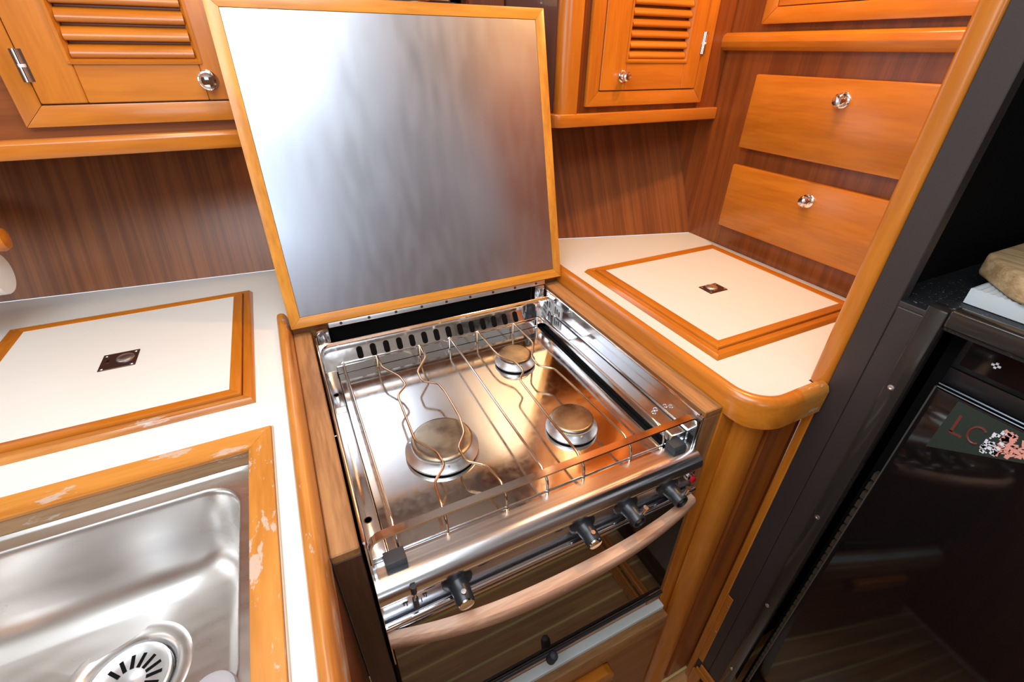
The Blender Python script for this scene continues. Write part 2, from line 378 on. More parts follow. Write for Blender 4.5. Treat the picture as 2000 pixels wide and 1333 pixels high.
# ================================================================== LOCKER HATCHES IN THE WORKTOPS
def hatch(loc, label, x0, x1, y0, y1, tw, fw, pc_, pw, ph, horiz, worn):
    h = thing('worktop_hatch', loc, label, 'hatch')
    wx, wy = (W('trim', 'x'), W('trim', 'y'))
    zt, zf = .0085, .0125
    # outer moulding: four bars with sloping outer face (mitred)
    def bar(side, a, b_, wdt, z0_, z1, slope, mat, nm, bx0, bx1, by0, by1):
        if side == 'n': v = [(bx0, by1, z0_), (bx1, by1, z0_), (bx1-wdt, by1-wdt, z0_), (bx0+wdt, by1-wdt, z0_), (bx0+slope, by1-slope, z1), (bx1-slope, by1-slope, z1), (bx1-wdt, by1-wdt, z1), (bx0+wdt, by1-wdt, z1)]
        if side == 's': v = [(bx0, by0, z0_), (bx1, by0, z0_), (bx1-wdt, by0+wdt, z0_), (bx0+wdt, by0+wdt, z0_), (bx0+slope, by0+slope, z1), (bx1-slope, by0+slope, z1), (bx1-wdt, by0+wdt, z1), (bx0+wdt, by0+wdt, z1)]
        if side == 'w': v = [(bx0, by0, z0_), (bx0, by1, z0_), (bx0+wdt, by1-wdt, z0_), (bx0+wdt, by0+wdt, z0_), (bx0+slope, by0+slope, z1), (bx0+slope, by1-slope, z1), (bx0+wdt, by1-wdt, z1), (bx0+wdt, by0+wdt, z1)]
        if side == 'e': v = [(bx1, by0, z0_), (bx1, by1, z0_), (bx1-wdt, by1-wdt, z0_), (bx1-wdt, by0+wdt, z0_), (bx1-slope, by0+slope, z1), (bx1-slope, by1-slope, z1), (bx1-wdt, by1-wdt, z1), (bx1-wdt, by0+wdt, z1)]
        MB().hexa(v, .0004).build(nm, mat, h)
    for sd in 'nsew':
        mt = wx if sd in 'ns' else wy
        if worn and sd in 'ns': mt = W('fiddle', 'x')
        bar(sd, 0, 0, tw, .0002, zt, .005, mt, 'trim_bar', x0, x1, y0, y1)
    g = .0012; X0, X1, Y0, Y1 = x0+tw+g, x1-tw-g, y0+tw+g, y1-tw-g
    for sd in 'nsew': bar(sd, 0, 0, fw, .0002, zf, .0008, wx if sd in 'ns' else wy, 'lid_frame', X0, X1, Y0, Y1)
    MB().box(X0+fw, X1-fw, Y0+fw, Y1-fw, .0005, zf-.0005).build('lid_panel', CREAM, h)
    px, py = pc_; z = zf-.0003
    lp = MB().box(px-pw/2, px+pw/2, py-ph/2, py+ph/2, z-.001, z+.0012, .0006, 1).build('latch_plate', BRZ, h, label='small rectangular flush latch plate')
    dx, dy = (.16*pw, .06*ph) if horiz else (.0, .12*ph)
    MB().lathe((px+dx, py+dy, z+.0012), (0, 0, 1), [(0, .0130), (.0014, .0126), (.0010, .0112), (.0013, .0108), (.0022, .0065), (.0026, 0)], 32).build('finger_ring', ALU, lp)
    for sx in (-1, 1):
        for sy in (-1, 1):
            MB().lathe((px+sx*(pw/2-.005), py+sy*(ph/2-.005), z+.0012), (0, 0, 1), [(0, .0028), (.0006, .0022), (.0008, 0)], 12).build('screw', CHROME, lp)
    if horiz: MB().box(px-pw/2+.008, px-pw/2+.012, py-.004, py+.004, z+.001, z+.002).build('key_slot', CHROME, lp)
    else: MB().box(px-.008, px, py-ph/2+.006, py-ph/2+.008, z+.001, z+.002).build('key_slot', CHROME, lp)
    return h
hatch((-.31, .85, 0), 'wood-framed cream lid set in the left worktop behind the sink', -.507, -.106, .6435, 1.050, .0155, .0165, (-.302, .838), .050, .050, True, True)
hatch((.81, .64, 0), 'wood-framed cream lid set in the right worktop below the two drawers', .607, 1.020, .4305, .843, .0165, .018, (.799, .628), .050, .036, False, False)

# ================================================================== SINK
sk = thing('sink', (-.33, .38, -.19), 'stainless steel sink bowl sunk in the left worktop', 'sink')
def ring(ins, z, rad, n=10): return [(x, y, z) for x, y in rrect(-.553+ins, -.1025-ins, .2125+ins, .5475-ins, max(.002, rad), n)]
R_ = [ring(0, -.019, .015), ring(.0075, -.019, .018), ring(.0095, -.0200, .019), ring(.0125, -.0230, .021), ring(.0150, -.0236, .024), ring(.0285, -.0240, .040), ring(.0303, -.0246, .042), ring(.0316, -.0270, .043), ring(.0325, -.033, .044)]
for zz, ii in ((-.06, .036), (-.09, .039), (-.115, .043), (-.132, .050), (-.143, .060), (-.1495, .073), (-.1505, .076)): R_.append(ring(ii, zz, .05+.6*(ii-.036)))
R_.append([(-.283+.0630*math.cos(a), .399+.0630*math.sin(a), -.1577) for a in (math.atan2(p[1]-.399, p[0]+.283) for p in R_[-1])])
MB().rings(R_, False).build('bowl', SINK, sk, ang=60)
dr = MB().lathe((-.283, .399, -.1545), (0, 0, 1), [(-.0035, .0655), (-.0015, .0640), (-.0010, .0610), (-.0030, .053), (-.0055, .0490), (-.010, .0460), (-.014, .043), (-.014, 0)], 64, False).build('drain', SINK, sk)
MB().lathe((-.283, .399, -.1665), (0, 0, 1), [(0, .0425), (.005, .0425), (.0055, .040), (.002, .0345), (.0015, .010), (.003, .006), (.003, 0)], 40).build('strainer', ALU, dr)
st = MB()
for i in range(16):
    a = i*PI/8; cx, cy = -.283+.0240*math.cos(a), .399+.0240*math.sin(a)
    st.box(cx-.0078, cx+.0078, cy-.0020, cy+.0020, -.1650, -.1644, 0, 1, Matrix.Rotation(a, 3, 'Z'), (cx, cy, -.164))
st.build('strainer_slots', VOID, dr)
MB().lathe((-.150, .262, -.0245), (0, 0, 1), [(0, .019), (.006, .0195), (.010, .018), (.012, .013), (.0125, 0)], 28).build('sink_plug', simple('grey_rubber', (.32, .31, .33), .45), None, label='grey rubber plug resting on the sink rim at the bottom edge', category='sink plug')
# worn wooden frame round the sink
sf = part_empty('sink_frame', (-.33, .38, -.02), lc); sf['label'] = 'worn varnished wooden frame with flaking finish around the sink'
fx0, fx1, fy0, fy1 = -.575, -.0875, .190, .5745; fw = .028
for pts, ax in ((((fx0, fy1), (fx1, fy1), (fx1-fw, fy1-.0375), (fx0+fw, fy1-.0375)), 'x'), (((fx1, fy0), (fx1, fy1), (fx1-fw, fy1-.0375), (fx1-fw, fy0+fw)), 'y'),
                (((fx0, fy0), (fx1, fy0), (fx1-fw, fy0+fw), (fx0+fw, fy0+fw)), 'x'), (((fx0, fy0), (fx0, fy1), (fx0+fw, fy1-.0375), (fx0+fw, fy0+fw)), 'y')):
    MB().prism(pts, 'z', .0003, .006, .0008, 1).build('frame_bar', W('worn', ax), sf)
PALE = simple('flaked_edge', (.52, .42, .32), .6)
MB().box(fx1+.0001, fx1+.0022, fy0, fy1+.0022, .0003, .0036, .0008, 1).build('flaked_edge', PALE, sf)
MB().box(fx0, fx1, fy1+.0001, fy1+.0014, .0003, .0030, .0005, 1).build('flaked_edge', PALE, sf)
MB().box(fx0+fw+.0001, fx1-fw-.0001, .5372, .548, -.0185, .0003).build('inner_edge', wood('worn_dark_edge', (.20, .10, .04), (.36, .20, .09), 'x', 4, 40, .5, 0, worn=.6), sf)
MB().box(fx1-fw, fx1-fw+.004, .218, .5370, -.0185, .0003).build('inner_edge', W('worn', 'y'), sf)

# ================================================================== STOVE LID (standing open)
yl0, zl0 = .846, 0.0; tilt = math.atan2(.134, .518)
LX0, LX1, LH = -.0435, .5445, .536
ld = part_empty('stove_lid', (.25, .855, -.005), rs); ld['label'] = 'open wood-framed lid with brushed steel underside leaning back'
def lidp(x, h, d):  # h up the lid, d behind its face
    return (x, yl0+h*math.sin(tilt)+d*math.cos(tilt), zl0+h*math.cos(tilt)-d*math.sin(tilt))
def lidbox(x0, x1, h0, h1, d0, d1, name, mat, par, bv=.0008, **k):
    v = [lidp(x0, h0, d0), lidp(x1, h0, d0), lidp(x1, h0, d1), lidp(x0, h0, d1), lidp(x0, h1, d0), lidp(x1, h1, d0), lidp(x1, h1, d1), lidp(x0, h1, d1)]
    return MB().hexa(v, bv).build(name, mat, par, **k)
fb = .0195
def mit(pts, name, mat):
    v = [lidp(x, h, 0) for x, h in pts]+[lidp(x, h, .0195) for x, h in pts]
    MB().hexa(v, .0006).build(name, mat, ld)
LT = wood('lid_trim_x', (.50, .19, .02), (.70, .30, .04), 'x', 3, 26, .35, .2); LTz = wood('lid_trim_z', (.50, .19, .02), (.70, .30, .04), 'z', 3, 26, .35, .2)
mit([(LX0, 0), (LX1, 0), (LX1-fb, fb), (LX0+fb, fb)], 'frame_bar', LT)
mit([(LX0, LH), (LX1, LH), (LX1-fb, LH-fb), (LX0+fb, LH-fb)], 'frame_bar', LT)
mit([(LX0, 0), (LX0, LH), (LX0+fb, LH-fb), (LX0+fb, fb)], 'frame_bar', LTz)
mit([(LX1, 0), (LX1, LH), (LX1-fb, LH-fb), (LX1-fb, fb)], 'frame_bar', LTz)
lidbox(LX0+fb+.0006, LX1-fb-.0006, fb+.0006, LH-fb-.0006, .0012, .012, 'steel_sheet', BRUSH, ld, 0)
lidbox(LX0+fb, LX1-fb, fb, LH-fb, .0125, .019, 'backing', CREAM, ld, 0)
# piano hinge along the foot
hg = lidbox(.022, .500, -.0105, -.0010, -.0005, .0012, 'piano_hinge', steel('hinge_steel', (.70, .70, .70), .38, None, .04), ld, .0003, label='steel piano hinge')
for i in range(9):
    p = Vector(lidp(.045+i*.054, -.0055, -.0006)); MB().lathe(p, (0, -1, .25), [(0, .003), (.0006, .0026), (.0006, 0)], 12).build('screw', BRZ, ld)

# ================================================================== STOVE
SX0, SX1 = -.0065, .5025
sv = thing('stove', (.25, .6, -.47), 'stainless steel three-burner gas stove with oven set in the galley recess', 'stove')
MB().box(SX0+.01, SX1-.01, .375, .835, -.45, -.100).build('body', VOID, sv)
MB().box(.018, .460, .3665, .800, -.0965, -.092, .0008, 1).build('hob_plate', HOB, sv, label='mirror-polished hob plate')
MB().box(SX0+.001, SX1-.001, .345, .372, -.0968, -.0925).build('front_sill', HOB, sv)
MB().cyl((.028, .3795, -.0912), (.468, .3795, -.0912), .0014, 8).build('bead', RIM, sv)
# side ledges
MB().box(SX0+.002, .0165, .3725, .800, -.10, -.0815, .0012, 2).build('side_ledge', RIM, sv)
sl = MB().box(.4705, SX1-.002, .3725, .800, -.10, -.0705, .0012, 2).build('side_ledge', RIM, sv)
MB().box(.474, .4955, .375, .668, -.0704, -.0688, .0006, 1).build('cover_plate', RIM, sl)
MB().box(.474, .4955, .690, .797, -.0704, -.0680, .0006, 1).build('cover_plate', RIM, sl)
for (x, y) in ((.483, .430), (.491, .435)):
    MB().lathe((x, y, -.0688), (0, 0, 1), [(0, .0042), (.0008, .0040), (.001, .0025), (.0004, .002), (.0004, 0)], 16).build('screw', CHROME, sl)
MB().box(.4605, .4700, .3725, .800, -.0985, -.0945).build('gap', VOID, sv)
for (x, y) in ((.005, .722), (.004, .433)):
    MB().lathe((x, y, -.0815), (0, 0, 1), [(0, .0055), (.0004, .0054), (.0004, .0045), (-.001, .004), (-.001, 0)], 18).build('screw', BRZ, sv)
MB().box(-.001, .0145, .668, .682, -.0815, -.0806, .0003, 1).build('stop_plate', CHROME, sv)
# side walls with rolled top edges
for x in (SX0, SX1):
    MB().box(x-.0009, x+.0009, .350, .845, -.30, -.024).build('side_wall', RIM, sv)
    MB().cyl((x, .357, -.0235), (x, .845, -.0235), .0022, 10).build('rolled_edge', RIM, sv)
# front and rear rails: flat bars with rounded corners and legs
def rail(y, zb, nm, wy=.011):
    P_ = [(SX0+.0035, y, zb), (SX0+.0035, y, -.042)]
    P_ += [(SX0+.0035+.018*(1-math.cos(math.radians(a))), y, -.042+.018*math.sin(math.radians(a))) for a in range(15, 91, 15)]
    P_ += [(SX1-.0035-.018*(1-math.cos(math.radians(a))), y, -.042+.018*math.sin(math.radians(a))) for a in range(90, 14, -15)]
    P_ += [(SX1-.0035, y, -.042), (SX1-.0035, y, zb)]
    MB().tube(P_, 0, flat=(.0028, wy, (0, 1, 0))).build(nm, RIM, sv, ang=40)
rail(.3595, -.0925, 'front_rail'); rail(.800, -.075, 'rear_rail', .009)
# corner rubbers
for x0_, x1_ in ((.010, .036), (.462, .487)):
    MB().prism([(.352, -.0925), (.374, -.0925), (.374, -.077), (.356, -.077), (.352, -.082)], 'x', x0_, x1_, .001, 2).build('rubber_stop', RUB, sv, label='black rubber stop')
# rear vent panel
vp = MB()
vp.prism([(.8045, -.088), (.8075, -.084), (.832, -.0478), (.8355, -.0435), (.839, -.0415), (.8425, -.0435), (.8435, -.048), (.8435, -.09)], 'x', SX0+.002, SX1-.002)
vpo = vp.build('vent_panel', RIM, sv, ang=50)
a_ = math.atan2(-.0478+.084, .832-.8075)
for i in range(14):
    x = .067+i*.0266; yc, zc = .8200, -.0655
    q = MB(); pts = rrect(-.0058, .0058, -.0125, .0125, .0055, 5); t_ = []
    A_ = [(x+px_, yc+py_*math.cos(a_)-.0006*math.sin(a_), zc+py_*math.sin(a_)+.0012*math.cos(a_)) for px_, py_ in pts]
    B_ = [(p[0], p[1]+.001*math.sin(a_), p[2]-.002*math.cos(a_)) for p in A_]
    q.rings([B_, A_], True, True); q.build('vent_slot', VOID, vpo)
MB().box(.018, .462, .8005, .8035, -.092, -.074, .0008, 1).build('rear_upstand', RIM, sv)
for x0_, x1_ in ((SX0+.004, .020), (.474, SX1-.004)):
    MB().box(x0_, x1_, .842, .860, -.09, -.012, .002, 2).build('hinge_bracket', RIM, sv)
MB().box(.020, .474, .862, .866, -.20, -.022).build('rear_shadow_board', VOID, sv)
MB().lathe((.449, .815, -.072), (0, 0, 1), [(0, .0145), (.014, .0140), (.015, .0115), (.029, .0110), (.031, .0095), (.031, 0)], 24).build('igniter_knob', BLK, sv, label='black round knob at the back corner')
lbl = MB().box(.4995, .5012, .765, .822, -.068, -.040).build('pictogram_label', simple('label_grey', (.5, .5, .5), .4), sv)
lm = MB()
for i in range(6): lm.box(.4990, .4996, .770+i*.0085, .775+i*.0085, -.062+.003*(i % 2), -.050+.003*(i % 3))
lm.build('pictograms', MARK, lbl)
# burners
def burner(cx, cy, rc_, rr, ccx, ccy):
    MB().lathe((cx, cy, -.0921), (0, 0, 1), [(0, rr*.97), (.002, rr*.97), (.003, rr*.90), (.003, rr*.8), (.0, rr*.8)], 48).build('seat_ring', VOID, sv)
    bo = MB().lathe((cx, cy, -.0895), (0, 0, 1), [(0, rr*.93), (.003, rr), (.0055, rr*.995), (.0125, rc_*1.03), (.0155, rc_*1.0), (.0155, 0)], 56).build('burner', ALU, sv, label='cast aluminium burner ring')
    MB().lathe((ccx, ccy, -.0738), (0, 0, 1), [(0, rc_*.97), (.0008, rc_*1.02), (.003, rc_*1.02), (.0042, rc_*.98), (.0046, rc_*.9), (.0046, 0)], 56).build('burner_cap', CAP, bo, label='scorched round burner cap')
    for a in (0.6, 2.7, 4.6):
        MB().cyl((cx+rc_*1.06*math.cos(a), cy+rc_*1.06*math.sin(a), -.083), (cx+rc_*1.06*math.cos(a), cy+rc_*1.06*math.sin(a), -.076), .0016, 8).build('pin', CHROME, bo)
burner(.137, .522, .047, .058, .139, .5265)
burner(.3490, .6905, .032, .041, .3495, .6925)
burner(.3490, .4760, .035, .0435, .3515, .4795)
# pan support wires
ps = MB()
WR = [[(.031, .793), (.031, .407), (.031, .390)],
      [(.094, .792), (.095, .741), (.117, .700), (.121, .670), (.100, .648), (.097, .529), (.101, .523), (.120, .491), (.122, .461), (.099, .438), (.096, .402), (.096, .388)],
      [(.181, .794), (.180, .741), (.151, .702), (.150, .668), (.174, .651), (.178, .620), (.178, .549), (.172, .512), (.152, .486), (.152, .456), (.176, .436), (.183, .401), (.183, .387)],
      [(.246, .795), (.247, .403), (.248, .388)],
      [(.309, .795), (.308, .708), (.311, .681), (.330, .651), (.331, .618), (.312, .598), (.309, .481), (.310, .406), (.310, .388)],
      [(.394, .792), (.393, .696), (.366, .652), (.364, .622), (.387, .602), (.391, .542), (.397, .404), (.397, .388)],
      [(.456, .794), (.462, .673), (.462, .408), (.463, .388)]]
gr = MB().cyl((.028, .796, -.0655), (.462, .796, -.0655), .0010, 6).build('pan_support', WIRE, sv, label='steel wire pan support')
def rounded(P_, rad=.007):
    out = [P_[0]]
    for i in range(1, len(P_)-1):
        a, b_, c_ = map(Vector, (P_[i-1], P_[i], P_[i+1])); k1 = min(rad, (a-b_).length*.45); k2 = min(rad, (c_-b_).length*.45)
        p, q = b_+(a-b_).normalized()*k1, b_+(c_-b_).normalized()*k2
        out += [tuple(p), tuple((p+q)/4+b_/2), tuple(q)]
    return out+[P_[-1]]
for i, w_ in enumerate(WR):
    P_ = [(w_[0][0], w_[0][1]+.001, -.0905), (w_[0][0], w_[0][1], -.0605)]+[(x, y, -.060) for x, y in w_[1:-1]]
    P_ += [(w_[-1][0], w_[-1][1]+.004, -.064), (w_[-1][0], .3805, -.0725), (w_[-1][0], .3790, -.0910)]
    MB().tube(rounded(P_), .0021, 8).build('wire', WIREH if i in (1, 2, 4, 5) else WIRE, gr, ang=60)
# front control panel
prof = [(.372, -.0905), (.352, -.0895), (.344, -.0895), (.336, -.0925), (.3305, -.098), (.328, -.106), (.3285, -.113), (.332, -.118), (.3375, -.121), (.3375, -.171), (.372, -.171)]
fp = MB().prism(prof, 'x', SX0, .5035).build('control_panel', PANEL, sv, ang=60)
def knob(x, z, cap):
    y = .3375
    k = MB().lathe((x, y, z), (0, -1, -.03), [(0, .0205), (.002, .0210), (.0035, .0200), (.006, .0145), (.008, .0132), (.020, .0122), (.033, .0116), (.0345, .0108)]+([(.0345, 0)] if cap else [(.0345, .0088), (.030, .0086), (.030, 0)]), 36).build('control_knob', BLK, sv, label='black knob with '+('chrome end cap' if cap else 'hollow end and projecting chrome peg'))
    if cap:
        MB().lathe((x, y-.0345, z-.001), (0, -1, -.03), [(0, .0105), (.0016, .0100), (.0020, .0085), (.0020, 0)], 30).build('end_cap', CHROME, k)
        MB().cyl((x, y-.026, z+.010), (x, y-.0265, z+.0148), .0032, 14).build('peg', CHROME, k)
    else:
        MB().cyl((x, y-.029, z-.001), (x, y-.032, z-.001), .0045, 14).build('shaft', ALU, k)
        MB().cyl((x+.006, y-.028, z+.006), (x+.010, y-.030, z+.0225), .0040, 16).build('peg', CHROME, k)
    for a in (.4, 2.2, 3.9, 5.3):
        MB().lathe((x+.0165*math.cos(a), y-.0035, z+.0165*math.sin(a)), (0, -1, 0), [(0, .0011), (.0009, 0)], 8).build('rivet', CHROME, k)
for x, c_ in ((.091, True), (.285, True), (.364, False), (.446, False)): knob(x, -.137, c_)
MB().lathe((.493, .3375, -.136), (0, -1, 0), [(0, .0085), (.003, .0085), (.0035, .0072), (.0065, .0068)], 22).build('button_collar', CHROME, sv)
MB().lathe((.493, .331, -.136), (0, -1, 0), [(0, .0060), (.003, .0058), (.004, .0045), (.0042, 0)], 22).build('igniter_button', RED, sv, label='red round igniter button')
lv = MB().cyl((.034, .327, -.104), (.034, .327, -.126), .0021, 12).build('lever', CHROME, sv, label='small lever with black tips')
MB().cyl((.034, .327, -.094), (.034, .327, -.107), .0036, 12).cyl((.034, .327, -.120), (.034, .327, -.136), .0038, 12).build('lever_tip', BLK, lv)
mk = MB()
def oval(cx, cz, a, b_):
    mk.tube([(cx+a*math.cos(i*PI/10), .3371, cz+b_*math.sin(i*PI/10)) for i in range(20)], .0004, 4, closed=True)
for cx in (.055, .128, .245): oval(cx, -.1275, .0075, .0018)
for (a0_, c0_) in ((.020, -.140), (.0235, -.143), (.046, -.139), (.0485, -.142), (.042, -.148)): mk.box(a0_, a0_+.0012, .3367, .3374, c0_-.003, c0_+.003)
mk.box(.019, .026, .3367, .3374, -.1385, -.1375).box(.0445, .0505, .3367, .3374, -.1365, -.1358)
mk.build('panel_marks', MARK, fp)
# oven door
od = MB().box(SX0+.002, .5035, .3305, .345, -.462, -.176, .001, 1).build('oven_door', DOORGL, sv, label='dark glass oven door')
MB().cyl((SX0, .331, -.163), (.5035, .331, -.163), .0048, 14).build('top_trim', CHROME, od)
MB().box(SX0, .5035, .3275, .3335, -.1755, -.1705, .001, 1).build('lower_trim', RIM, od)
MB().box(-.004, .026, .326, .3285, -.1560, -.1525).build('trim_clip', RIM, od)
hx = [(-.006, .330, .0105), (.045, .317, .0125), (.101, .3085, .0155), (.155, .304, .0165), (.207, .3025, .017), (.258, .3025, .017), (.315, .304, .0165), (.374, .308, .015), (.445, .3175, .0125), (.4975, .3285, .0105)]
# resample smoothly
def lerp(hx, x):
    for a, b_ in zip(hx, hx[1:]):
        if a[0] <= x <= b_[0]:
            k = (x-a[0])/(b_[0]-a[0]); return [a[j]*(1-k)+b_[j]*k for j in (1, 2)]
xs = [-.006+.5035*i/40 for i in range(41)]; raw = [lerp(hx, x) for x in xs]
for _ in range(6): raw = [raw[0]]+[[(raw[i-1][j]+2*raw[i][j]+raw[i+1][j])/4 for j in (0, 1)] for i in range(1, 40)]+[raw[-1]]
R_ = []
for x, (yb, dp) in zip(xs, raw):
    yf = yb-dp-.003; zt, zb = -.1705, -.1945; c_ = .004
    R_.append([(x, yb, zb), (x, yb, zt+.001), (x, yb-.002, zt), (x, yf+c_, zt-.0005), (x, yf+.001, zt-.004), (x, yf, zt-.008), (x, yf+.001, zb+.004), (x, yf+c_, zb)])
MB().rings(R_, True, True).build('handle', W('pale', 'x'), od, ang=35, label='bowed bare wooden door handle')
MB().box(.46, .5035, .329, .3335, -.1700, -.1655).build('handle_bracket', RIM, od)
MB().cyl((.120, .3265, -.466), (.503, .3265, -.466), .0032, 12).cyl((-.004, .3265, -.466), (.120, .3265, -.466), .0032, 12).build('bottom_rod', BLK, od, label='black rod along the foot of the door')
MB().cyl((.06, .329, -.480), (.30, .329, -.480), .0015, 8).build('lower_rod', BLK, od)
q = MB(); q.lathe((.246, .3250, -.492), (0, -.25, 1), [(-.0, 0), (.001, .004), (.004, .0075), (.009, .009), (.036, .0085), (.042, .0065), (.0445, .003), (.045, 0)], 20)
q.build('bolt_sleeve', RUB, od, label='black pill-shaped rubber sleeve')

# ================================================================== OVERHEAD LOCKERS
def chrome_knob(par, c, ax, name='knob', r_=.0145, L_=.022):
    k = MB().lathe(c, ax, [(0, r_), (.002, r_*1.0), (.0035, r_*.85), (.004, r_*.5), (L_*.45, r_*.48), (L_*.55, r_*.72), (L_*.8, r_*.80), (L_*.95, r_*.6), (L_, r_*.25), (L_, 0)], 32).build(name, CHROME, par, label='chrome knob')
    return k
def louver_door(par, x0, x1, z0, z1, yf, lx0, lx1, lz0, lz1, pitch, zfirst, slit, seam_z=None):
    """door frame of stiles and rails standing in plane y=yf (front), with horizontal slats"""
    th = .018
    d = MB().box(x0, lx0, yf, yf+th, z0, z1, .0012, 1).build('door_stile', W('trim', 'z'), par)
    MB().box(lx1, x1, yf, yf+th, z0, z1, .0012, 1).build('door_stile', W('trim', 'z'), par)
    MB().box(lx0+.0004, lx1-.0004, yf+.0003, yf+th, z0, lz0, .001, 1).build('door_rail', W('trim', 'x'), par)
    MB().box(lx0+.0004, lx1-.0004, yf+.0003, yf+th, lz1, z1, .001, 1).build('door_rail', W('trim', 'x'), par)
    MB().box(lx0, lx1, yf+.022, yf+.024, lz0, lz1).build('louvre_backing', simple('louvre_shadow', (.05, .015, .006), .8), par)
    # bevelled moulding round the louvre opening
    MB().prism([(yf-.002, lz0-.005), (yf-.0025, lz0-.001), (yf+.006, lz0+.004), (yf+.006, lz0-.005)], 'x', lx0-.004, lx1+.004).build('louvre_moulding', W('trim', 'x'), par, ang=50)
    for xx, s_ in ((lx0, 1), (lx1, -1)):
        MB().prism([(xx-.005*s_, yf-.002), (xx-.001*s_, yf-.0025), (xx+.004*s_, yf+.008), (xx-.005*s_, yf+.008)], 'z', lz0-.004, lz1).build('louvre_moulding', W('trim', 'z'), par, ang=50)
    z = zfirst
    while z < lz1-.002:
        P_ = [(yf+.016, z+pitch*.98), (yf+.006, z+pitch*.80), (yf+.0005, z+pitch*.42), (yf-.0003, z+pitch*.25), (yf+.0015, z+slit*.6), (yf+.005, z+slit*.35), (yf+.018, z+pitch*.6)]
        MB().prism(P_, 'x', lx0+.003, lx1-.003).build('slat', W('trim', 'x'), par, ang=60)
        z += pitch
def frame4(par, x0, x1, z0, z1, wd, yf, th=.012, top=False):
    v = lambda P_: [(x, yf, z) for x, z in P_]+[(x, yf+th, z) for x, z in P_]
    MB().hexa(v([(x0, z0), (x1, z0), (x1-wd, z0+wd), (x0+wd, z0+wd)]), .0015).build('frame_bar', W('trim', 'x'), par)
    MB().hexa(v([(x0, z0), (x0, z1), (x0+wd, z1-wd), (x0+wd, z0+wd)]), .0015).build('frame_bar', W('trim', 'z'), par)
    MB().hexa(v([(x1, z0), (x1, z1), (x1-wd, z1-wd), (x1-wd, z0+wd)]), .0015).build('frame_bar', W('trim', 'z'), par)
    MB().hexa(v([(x0, z1), (x1, z1), (x1-wd, z1-wd), (x0+wd, z1-wd)]), .0015).build('frame_bar', W('trim', 'x'), par)
def hinge(par, x, y, z0, z1, wdt=.007):
    h = MB().cyl((x, y-.003, z0), (x, y-.003, z1), .0032, 12).build('hinge', CHROME, par)
    zm = (z0+z1)/2; MB().cyl((x, y-.003, zm-.002), (x, y-.003, zm+.002), .0040, 12).build('hinge_knuckle', PRINTW, h)
    MB().box(x-wdt, x+wdt, y-.0012, y+.0003, z0, z1).build('hinge_leaf', CHROME, h)
# left locker: face y=1.03
YL = 1.03
ll = thing('overhead_locker', (-.5, 1.1, .295), 'overhead locker with louvred door and chrome knob left of the raised stove lid', 'locker')
MB().box(-1.0, .010, YL, YL+.28, .300, .95).build('carcass', W('veneer', 'x'), ll)
MB().prism([(YL-.008, .294), (YL-.010, .300), (YL-.010, .316), (YL-.006, .322), (YL+.01, .324), (YL+.01, .294)], 'x', -1.0, .012, .001).build('bottom_rail', W('trim', 'x'), ll, ang=50)
frame4(ll, -.330, .006, .3395, .76, .030, YL-.012, .0115)
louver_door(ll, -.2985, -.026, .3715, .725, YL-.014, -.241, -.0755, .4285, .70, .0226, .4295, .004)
chrome_knob(ll, (-.069, YL-.014, .4005), (0, -1, 0), r_=.0150, L_=.022)
hinge(ll, -.2995, YL-.013, .401, .443)
# right locker: face y=.965
YR = .965
rl = thing('overhead_locker', (.8, 1.05, .30), 'overhead locker with louvred door and rounded corner post right of the raised lid', 'locker')
MB().prism([(.600, YR), (1.049, YR), (1.049, 1.22), (.586, 1.30), (.586, YR+.02)], 'z', .315, .95).build('carcass', W('veneer', 'z'), rl)
pp = arc(.596, YR+.006, .020, 90, 290, 16)
MB().prism([(.622, YR-.0125), (.622, YR+.01)]+arc(.605, YR+.014, .0235, 95, 268, 18), 'z', .318, .95, 0).build('corner_post', W('trim', 'z'), rl, ang=40)
MB().prism([(1.049, YR-.012), (1.049, YR+.01), (.60, YR+.03), (.585, 1.10), (.562, 1.10)]+arc(.592, YR+.018, .031, 180, 268, 10), 'z', .303, .330, .005, 3).build('bottom_rail', W('trim', 'x'), rl, ang=50)
MB().box(.5835, .5858, YR+.030, 1.24, .31, .95).build('side_panel', simple('glossy_side', (.17, .07, .05), .12, coat=.5), rl)
frame4(rl, .646, .985, .3430, .76, .030, YR-.012, .0115)
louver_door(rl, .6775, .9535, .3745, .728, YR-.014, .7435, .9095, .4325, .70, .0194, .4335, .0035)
chrome_knob(rl, (.735, YR-.014, .4015), (0, -1, 0), r_=.0120)
hinge(rl, .9555, YR-.014, .445, .488)
# niche behind lid: port window
wn = thing('window_1', (.34, 1.30, .55), kind='structure')
wy_ = 1.30
wm, wt, wb = newmat('port_pane_and_fill'); wb.inputs['Base Color'].default_value = (.7, .85, 1, 1); wb.inputs['Emission Color'].default_value = (.72, .86, 1, 1); wb.inputs['Emission Strength'].default_value = .9
MB().box(.14, .46, wy_, wy_+.01, .56, .86).build('pane', wm, wn)
MB().box(.11, .49, wy_-.012, wy_+.004, .54, .562, .003).box(.11, .49, wy_-.012, wy_+.004, .858, .88, .003).box(.11, .142, wy_-.012, wy_+.004, .54, .88, .003).box(.458, .49, wy_-.012, wy_+.004, .54, .88, .003).build('window_frame', CHROME, wn)
MB().box(.36, .455, wy_-.02, wy_-.014, .545, .90).build('curtain', simple('curtain_cream', (.80, .66, .42), .9), wn)
MB().box(.490, .580, 1.24, 1.26, .32, .95).build('trim_2', W('veneer', 'z'), None, kind='structure')

